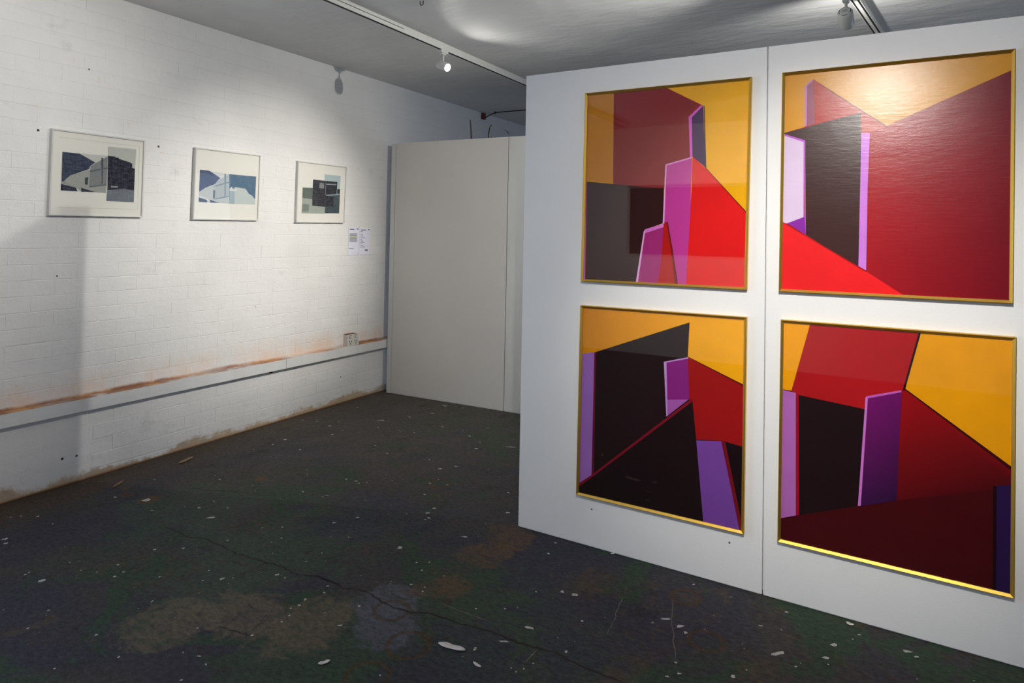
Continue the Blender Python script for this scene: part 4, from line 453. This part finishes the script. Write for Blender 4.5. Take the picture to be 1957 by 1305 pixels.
for x, z in [(-1.2971, .1903), (-.6228, .1942)]:
    lathe('nail_hole', [(.0045, 0), (.004, .0008)], M_SOCKET_MARK, b1, 10, Matrix.Translation((x + 1.722, -.0002, z)) @ Matrix.Rotation(math.pi / 2, 4, 'X'))

# ---------------------------------------------------------------- pictures
def inset(Q, d):
    """quad corners (TL, TR, BR, BL) moved inwards by d"""
    s = [(1, -1), (-1, -1), (-1, 1), (1, 1)]
    return [(q[0] + d * a, q[1] + d * b) for q, (a, b) in zip(Q, s)]

def ink_mesh(name, layers, f3, d0, step, mat, parent, k=1.0):
    V, F, C3 = [], [], []
    for i, (c, pl) in enumerate(layers):
        b0 = len(V); cs = c if isinstance(c[0], (list, tuple)) else [c] * len(pl)
        for (a, z), cc in zip(pl, cs): V.append(f3(a, z, d0 + i * step)); C3.append((*lin(cc, k), 1))
        F.append(tuple(range(b0, b0 + len(pl))))
    me = bpy.data.meshes.new(name); me.from_pydata(V, [], F)
    at = me.color_attributes.new('ink', 'FLOAT_COLOR', 'POINT')
    for i, c in enumerate(C3): at.data[i].color = c
    me.materials.append(mat); return link(bpy.data.objects.new(name, me), parent)

def clip(pl, box):
    """keep a shape inside the frame opening (a0, a1, z0, z1)"""
    def cut(P, ax, lim, sg):
        R = []
        for i in range(len(P)):
            p, q = P[i], P[(i + 1) % len(P)]; ip, iq = sg * (p[ax] - lim) >= 0, sg * (q[ax] - lim) >= 0
            if ip: R.append(p)
            if ip != iq:
                t = (lim - p[ax]) / (q[ax] - p[ax]); R.append((p[0] + t * (q[0] - p[0]), p[1] + t * (q[1] - p[1])))
        return R
    for ax, lim, sg in ((0, box[0], 1), (0, box[1], -1), (1, box[2], 1), (1, box[3], -1)):
        if len(pl) > 2: pl = cut(pl, ax, lim, sg)
    return pl

def picture(name, label, cat, group, Q, f3, base, width, depth, lip, layers, d_print, step, mat, frame_mat, glass, glass_mat=None, mount=False, k=1.0):
    root = thing(name, base, label, cat, group); bx = Vector(base)
    g3 = lambda a, z, d: tuple(Vector(f3(a, z, d)) - bx)
    I = inset(Q, width); O2 = inset(Q, .0025)
    for i in range(4):                                               # four mitred rails
        j = (i + 1) % 4; V = []
        for q in (i, j):
            V += [g3(*Q[q], 0), g3(*Q[q], depth - .002), g3(*O2[q], depth), g3(*I[q], lip), g3(*I[q], 0)]
        F = [(a, (a + 1) % 5, 5 + (a + 1) % 5, 5 + a) for a in range(5)] + [(0, 1, 2, 3, 4), (5, 6, 7, 8, 9)]
        mesh_obj('frame_rail', V, F, frame_mat, root)
    def slab(nm, P, d0, d1, m):
        V = [g3(*q, d0) for q in P] + [g3(*q, d1) for q in P]
        return mesh_obj(nm, V, [(0, 1, 2, 3), (4, 5, 6, 7)] + [(a, (a + 1) % 4, 4 + (a + 1) % 4, 4 + a) for a in range(4)], m, root)
    J = inset(Q, width - .004); slab('backing_board', J, .001, .004, M_BACK)
    xs = [q[0] for q in inset(Q, width - .002)]; zs = [q[1] for q in inset(Q, width - .002)]
    if mount: slab('mount_board', J, .004, d_print - .0004, M_MOUNT)
    else:
        box = (min(xs), max(xs), min(zs), max(zs)); L2 = []
        for c, pl in layers:
            if isinstance(c[0], (list, tuple)): L2.append((c, [(min(max(a, box[0]), box[1]), min(max(z, box[2]), box[3])) for a, z in pl]))
            else:
                q = clip([tuple(t) for t in pl], box)
                if len(q) > 2: L2.append((c, q))
        layers = L2
    ink_mesh('printed_sheet', layers, g3, d_print, step, mat, root, k)
    if glass: slab('glazing', J, glass, glass + .0012, glass_mat)
    return root

f_panel = lambda a, z, d: (a, YP - .0012 - d, z)
GP = 'gold-framed abstract paintings'
for key, lab, m, gl in [
    ('UL', 'gold-framed abstract of pink towers, upper left of the four paintings', M_INK, .0166),
    ('UR', 'gold-framed abstract with a lamp glare on its yellow sky, upper right of four', M_INK_GLOSS, 0),
    ('LL', 'gold-framed abstract of near-black planes with a crimson diagonal, lower left of four', M_INK, .0166),
    ('LR', 'gold-framed abstract with a dark red lower half, lower right of the four', M_INK, .0166)]:
    Q = DATA['pframes'][key]; cx = sum(q[0] for q in Q) / 4; z0 = min(q[1] for q in Q)
    picture('framed_painting', lab, 'painting', GP, Q, f_panel, (cx, YP, z0), .012, .0268, .0195, DATA[key], .013, .00014, m, M_GOLD, gl, M_GLASS, k=INK)
f_wall = lambda a, z, d: (W + .0012 + d, a, z)
GS = 'small silver-framed prints on the brick wall'
for key, lab in [('F1', 'silver-framed dark landscape print with a taller right half, leftmost on the brick wall'),
                 ('F2', 'silver-framed pale blue landscape print, middle of the three on the brick wall'),
                 ('F3', 'silver-framed print of overlapping black rectangles, above the caption sheets')]:
    Q = DATA['frames'][key]; cy = sum(q[0] for q in Q) / 4; z0 = min(q[1] for q in Q)
    r = picture('framed_print', lab, 'picture', GS, Q, f_wall, (W, cy, z0), .009, .030, .0285, DATA[key], .0195, .00016, M_PRINT, M_SILVER, .0245, M_GLASS2, mount=True, k=.95)
    if key == 'F1':                                                  # fine pressed line round the first print
        P = DATA['F1line']; bx = Vector((W, cy, z0)); V, F = [], []
        for i in range(3):
            a, b2_ = P[i], P[i + 1]; b0 = len(V)
            w = (.0, .0012) if i != 1 else (.0012, .0)
            V += [tuple(Vector(f_wall(*a, .0198)) - bx), tuple(Vector(f_wall(*b2_, .0198)) - bx), tuple(Vector(f_wall(b2_[0] + w[0], b2_[1] + w[1], .0198)) - bx), tuple(Vector(f_wall(a[0] + w[0], a[1] + w[1], .0198)) - bx)]
            F.append((b0, b0 + 1, b0 + 2, b0 + 3))
        mesh_obj('pressed_line', V, F, plain('mount_line', (168, 163, 150), .8), r, fix=False)

# caption sheets
def caption(y0, y1, z0, z1, label, rows):
    r = thing('caption_sheet', (W, y0, z0), label, 'sign', 'caption sheets beside the prints')
    mesh_obj('paper', *box_vf(.0012, .0040, 0, y1 - y0, 0, z1 - z0), M_PAPER, r)
    w, h = y1 - y0, z1 - z0
    for a, b, c, d, m in rows:
        mesh_obj('text_line', [(.0043, a * w, (1 - d) * h), (.0043, b * w, (1 - d) * h), (.0043, b * w, (1 - c) * h), (.0043, a * w, (1 - c) * h)], [(0, 1, 2, 3)], m, r, fix=False)
R1 = [(.10, .52, .055, .085, M_TEXT_D), (.74, .92, .04, .075, M_TEXT_D)]
for i in range(11):
    R1.append((.10, .84 - .06 * ((i * 7) % 3) / 2, .215 + .029 * i, .232 + .029 * i, M_TEXT_Y if i == 4 else M_TEXT))
R1.append((.08, .52, .755, .772, M_TEXT))
caption(4.402, 4.540, 1.349, 1.605, 'caption sheet with a dense text block, left of the pair on the brick wall', R1)
R2 = [(.12, .62, .055, .08, M_TEXT_D), (.80, .95, .04, .07, M_TEXT_D)]
for i, e in enumerate([.2, .0, .22, .25, .42, .15, .25, .38, .2, .3, .45]):
    if e: R2.append((.10, .10 + e, .12 + .058 * i, .14 + .058 * i, M_TEXT))
R2.append((.55, .82, .80, .86, M_TEXT))
caption(4.545, 4.686, 1.349, 1.600, 'caption sheet with a narrow list of lines, right of the pair on the brick wall', R2)

# ---------------------------------------------------------------- cable trunking and socket
t = thing('cable_trunking', (W, 3.2, .437), 'white cable trunking running along the brick wall, rusty along its top', 'trunking')
for a, b in [(1.2, 3.676), (3.679, 6.9)]:
    mesh_obj('trunking_length', *box_vf(.0024, .060, a - 3.2, b - 3.2, 0, .080), M_TRUNK, t, bevel=.002)
mesh_obj('joint_clip', *box_vf(.0024, .030, 3.575 - 3.2, 3.612 - 3.2, -.014, 0), M_TRUNK, t, bevel=.002)
mesh_obj('joint_screw', *box_vf(.012, .034, 3.548 - 3.2, 3.566 - 3.2, -.018, -.002), M_RUSTY, t, bevel=.003)
s = thing('power_socket', (W, 4.375, .5172), 'boxy white double power socket sitting on the trunking, rust stained at its edges', 'power socket')
mesh_obj('socket_box', *box_vf(.0012, .044, 0, .146, 0, .104), M_SOCKET, s, bevel=.003)
mesh_obj('face_plate', *box_vf(.042, .050, -.001, .147, -.0002, .106), M_SOCKET, s, bevel=.002)
for yo in (.038, .108):
    mesh_obj('switch', *box_vf(.050, .055, yo - .010, yo + .010, .074, .094), M_SOCKET, s, bevel=.001)
    mesh_obj('switch_gap', *box_vf(.0495, .0508, yo - .014, yo + .014, .070, .098), M_SOCKET_MARK, s)
    for dy, dz in ((-.012, .040), (.012, .040), (0, .020)):
        mesh_obj('pin_hole', *box_vf(.0495, .0508, yo + dy - .004, yo + dy + .004, dz - .008, dz + .008), M_SOCKET_MARK, s)
mesh_obj('rust_edge', *box_vf(.001, .046, .0, .120, .106, .1075), M_RUSTY, s)

# hanging cable high at the back
c = thing('ceiling_cable', (W, 6.63, 2.97), 'thin black cable strung from a rusty wall bracket near the ceiling, behind the ivory board', 'cable')
mesh_obj('wall_bracket', *box_vf(.002, .030, -.035, .035, -.005, .070), M_RUSTY, c, bevel=.006)
tube('cable', [(.02, 0, .005), (.08, -.02, .02), (.16, -.04, .045), (.22, -.06, .052), (.40, -.07, .050), (.62, -.07, .048), (1.4, -.07, .055), (2.6, -.07, .0735)], .0065, M_CABLE, c)
lathe('cable_joint', [(.005, -.014), (.013, -.008), (.013, .008), (.005, .014)], M_CABLE, c, 10, Matrix.Translation((.22, -.06, .052)) @ Matrix.Rotation(math.pi / 2, 4, 'Y'))

# ---------------------------------------------------------------- tracks and lamps
def track(p0, p1, z, label):
    p0, p1 = Vector(p0), Vector(p1); L = (p1 - p0).length; mid = (p0 + p1) / 2
    o = thing('lighting_track', (mid.x, mid.y, z), label, 'lighting track', 'ceiling lighting tracks'); o.rotation_euler.z = math.atan2(p1.y - p0.y, p1.x - p0.x)
    return o, L
o, L = track((-3.014, -1.9), (-3.014, 9.0), 2.990, 'long white lighting track on the ceiling, parallel to the brick wall')
boxes('rail', [(-L / 2, L / 2, -.018, -.014, 0, .030), (-L / 2, L / 2, .014, .018, 0, .030), (-L / 2, L / 2, -.018, .018, .026, .030)], M_WHITE_METAL, o)
boxes('conductor_slot', [(-L / 2, L / 2, -.014, .014, .003, .010)], M_SLOT, o)
boxes('mounting_strip', [(-L / 2, L / 2, -.010, .010, .030, HC - 2.990)], M_WHITE_METAL, o)
boxes('slot_cover', [(6.02 - .045, 6.02 + .045, -.0175, .0175, -.001, .004)], M_WHITE_METAL, o)
o, L = track((-.675, .55), (.400, 8.45), 2.955, 'second white lighting track with two dark slots, showing above the right exhibition board')
boxes('rail', [(-L / 2, L / 2, -.024, -.021, 0, .038), (-L / 2, L / 2, .021, .024, 0, .038), (-L / 2, L / 2, -.024, .024, .030, .038)], M_WHITE_METAL, o)
for q in (-3.2, -.9, 1.6, 3.4): boxes('hanger', [(q - .012, q + .012, -.012, .012, .038, HC - 2.955)], M_WHITE_METAL, o)
boxes('centre_rib', [(-L / 2, L / 2, -.0095, .0095, -.001, .020)], M_WHITE_METAL, o)
for sg in (-1, 1): boxes('conductor_slot', [(-L / 2, L / 2, sg * .0155 - .0058, sg * .0155 + .0058, .004, .012)], M_SLOT, o)

def spotlight(x, y, ztrack, z, aim, R, Lb, label, mat, watts, half, blend, glow, track_rot=math.pi / 2, c=(1, .955, .89), face=True):
    aim = Vector(aim).normalized(); r = thing('track_spotlight', (x, y, z), label, 'spotlight', 'track spotlights')
    dz = ztrack - z
    rot = Matrix.Rotation(track_rot, 4, 'Z')
    ad = boxes('track_adapter', [(-.045, .045, -.017, .017, dz - .022, dz + .001), (-.03, .02, -.014, .014, dz - (.078 if R > .036 else .036), dz - .022)], mat, r, bevel=.003); ad.rotation_euler.z = track_rot
    tube('stem', [(0, 0, R * .75), (0, 0, dz - .03)], R * .20, mat, r, 12)
    Mq = aim.to_track_quat('Z', 'Y').to_matrix().to_4x4()             # lamp body along its aim
    lathe('lamp_body', [(R * .55, -Lb * .5), (R * .86, -Lb * .485), (R, -Lb * .40), (R, Lb * .46), (R * .96, Lb * .5), (R * .86, Lb * .5), (R * .74, Lb * .40)], mat, r, 40, Mq)
    lathe('rear_cap', [(R * .62, -Lb * .5 - .004), (R * .66, -Lb * .5 + .002)], mat, r, 32, Mq)
    for a in range(4):                                                # four dark cooling slits on the back
        V, F = [], []
        for q in range(9):
            t2 = math.radians(90 * a - 28 + 7 * q)
            for rr in (R * .70, R * .79): V.append(Mq @ Vector((rr * math.cos(t2), rr * math.sin(t2), -Lb * .4945)))
            if q: F.append((2 * q - 2, 2 * q - 1, 2 * q + 1, 2 * q))
        sl = mesh_obj('cooling_slit', V, F, M_DARK, r); sl.modifiers.new('t', 'SOLIDIFY').thickness = .003
    bx = boxes('rating_plate', [(-R * .34, R * .34, -R * .2, R * .2, -Lb * .5 - .0055, -Lb * .5 - .003)], M_GREY_METAL, r); bx.data.transform(Mq)
    lathe('lens', [(R * .72, Lb * .405), (R * .70, Lb * .43), (R * .3, Lb * .45)], lamp_mat('lamp_glow', glow), r, 32, Mq)
    if watts:
        ld = bpy.data.lights.new('spot_beam', 'SPOT'); ld.energy = watts; ld.color = c; ld.spot_size = math.radians(2 * half); ld.spot_blend = blend; ld.shadow_soft_size = R * .3
        lo = link(bpy.data.objects.new('spot_beam', ld), r); lo.location = aim * (Lb * .52); lo.rotation_euler = (-aim).to_track_quat('Z', 'Y').to_euler()
    return r, aim, Lb

for a in LAMPS: 
    r, aim, Lb = spotlight(*a[:-1], M_WHITE_METAL if a[5] < .04 else M_GREY_METAL, *a[-1][:4], track_rot=a[-1][4])
    if len(a[-1]) > 5:                                                # wide stray light round the reflector
        w2_, h2, b2_ = a[-1][5:8]
        ld = bpy.data.lights.new('stray_beam', 'SPOT'); ld.energy = w2_; ld.color = (1, .97, .92); ld.spot_size = math.radians(2 * h2); ld.spot_blend = b2_; ld.shadow_soft_size = .012
        lo = link(bpy.data.objects.new('stray_beam', ld), r); lo.location = aim * (Lb * .54); lo.rotation_euler = (-aim).to_track_quat('Z', 'Y').to_euler()

# small hook on the ceiling
h = thing('ceiling_hook', (-2.585, 3.232, HC), 'small dark metal hook on the ceiling at the top picture edge', 'hook')
tube('loop', [(-.012, 0, -.0005), (-.012, 0, -.02), (-.008, 0, -.026), (.008, 0, -.026), (.012, 0, -.02), (.012, 0, -.0005)], .003, M_DARK, h)

# ---------------------------------------------------------------- debris lying on the floor
def flake(name, key, width, mat, label, cat, curl=.004, group=None):
    a, b = [Vector((*q, 0)) for q in DATA['flakes'][key]]; d = b - a; n = Vector((-d.y, d.x, 0)).normalized(); mid = (a + b) / 2
    V, F = [], []; m = 8
    for q in range(m + 1):
        t3 = q / m; p = a + d * t3 - mid; w = width * math.sin(math.pi * (.06 + .88 * t3)) * (1 + .25 * math.sin(9 * t3)); zc = .0012 + curl * (2 * t3 - 1) ** 2
        for sgn, zz in ((-1, .3 * w), (0, 0), (1, .3 * w)): V.append((p + n * w * sgn) + Vector((0, 0, zc + zz)))
        if q:
            b0 = len(V) - 6; F += [(b0, b0 + 1, b0 + 4, b0 + 3), (b0 + 1, b0 + 2, b0 + 5, b0 + 4)]
    zmin = min(v.z for v in V); V = [v - Vector((0, 0, zmin - .0008)) for v in V]
    o = mesh_obj(name, V, F, mat, smooth=True); o.modifiers.new('t', 'SOLIDIFY').thickness = .0012; o.location = (mid.x, mid.y, 0)
    tag(o, label, cat, group)
flake('paint_flake', 'sliver', .016, M_FLAKE, 'long white curled paint flake, largest on the dark floor', 'debris')
flake('paint_flake', 'chip1', .010, M_FLAKE, 'short white paint flake on the floor, left of the long curled flake', 'debris')
flake('paint_flake', 'chip2', .010, M_FLAKE, 'small white paint flake on the floor below the lower right painting', 'debris')
flake('paint_flake', 'thin', .006, M_FLAKE, 'thin grey white paint flake just right of the long curled flake', 'debris')
flake('wood_splinter', 'wood1', .020, M_WOOD, 'broad tan wood splinter on the floor near the brick wall', 'debris')
flake('wood_splinter', 'wood2', .008, M_WOOD, 'narrow tan wood splinter on the floor, left of the broad splinter', 'debris', .002)
flake('paint_flake', 'wood3', .006, M_FLAKE, 'tiny white paint chip against the foot of the left exhibition board', 'debris', .002)
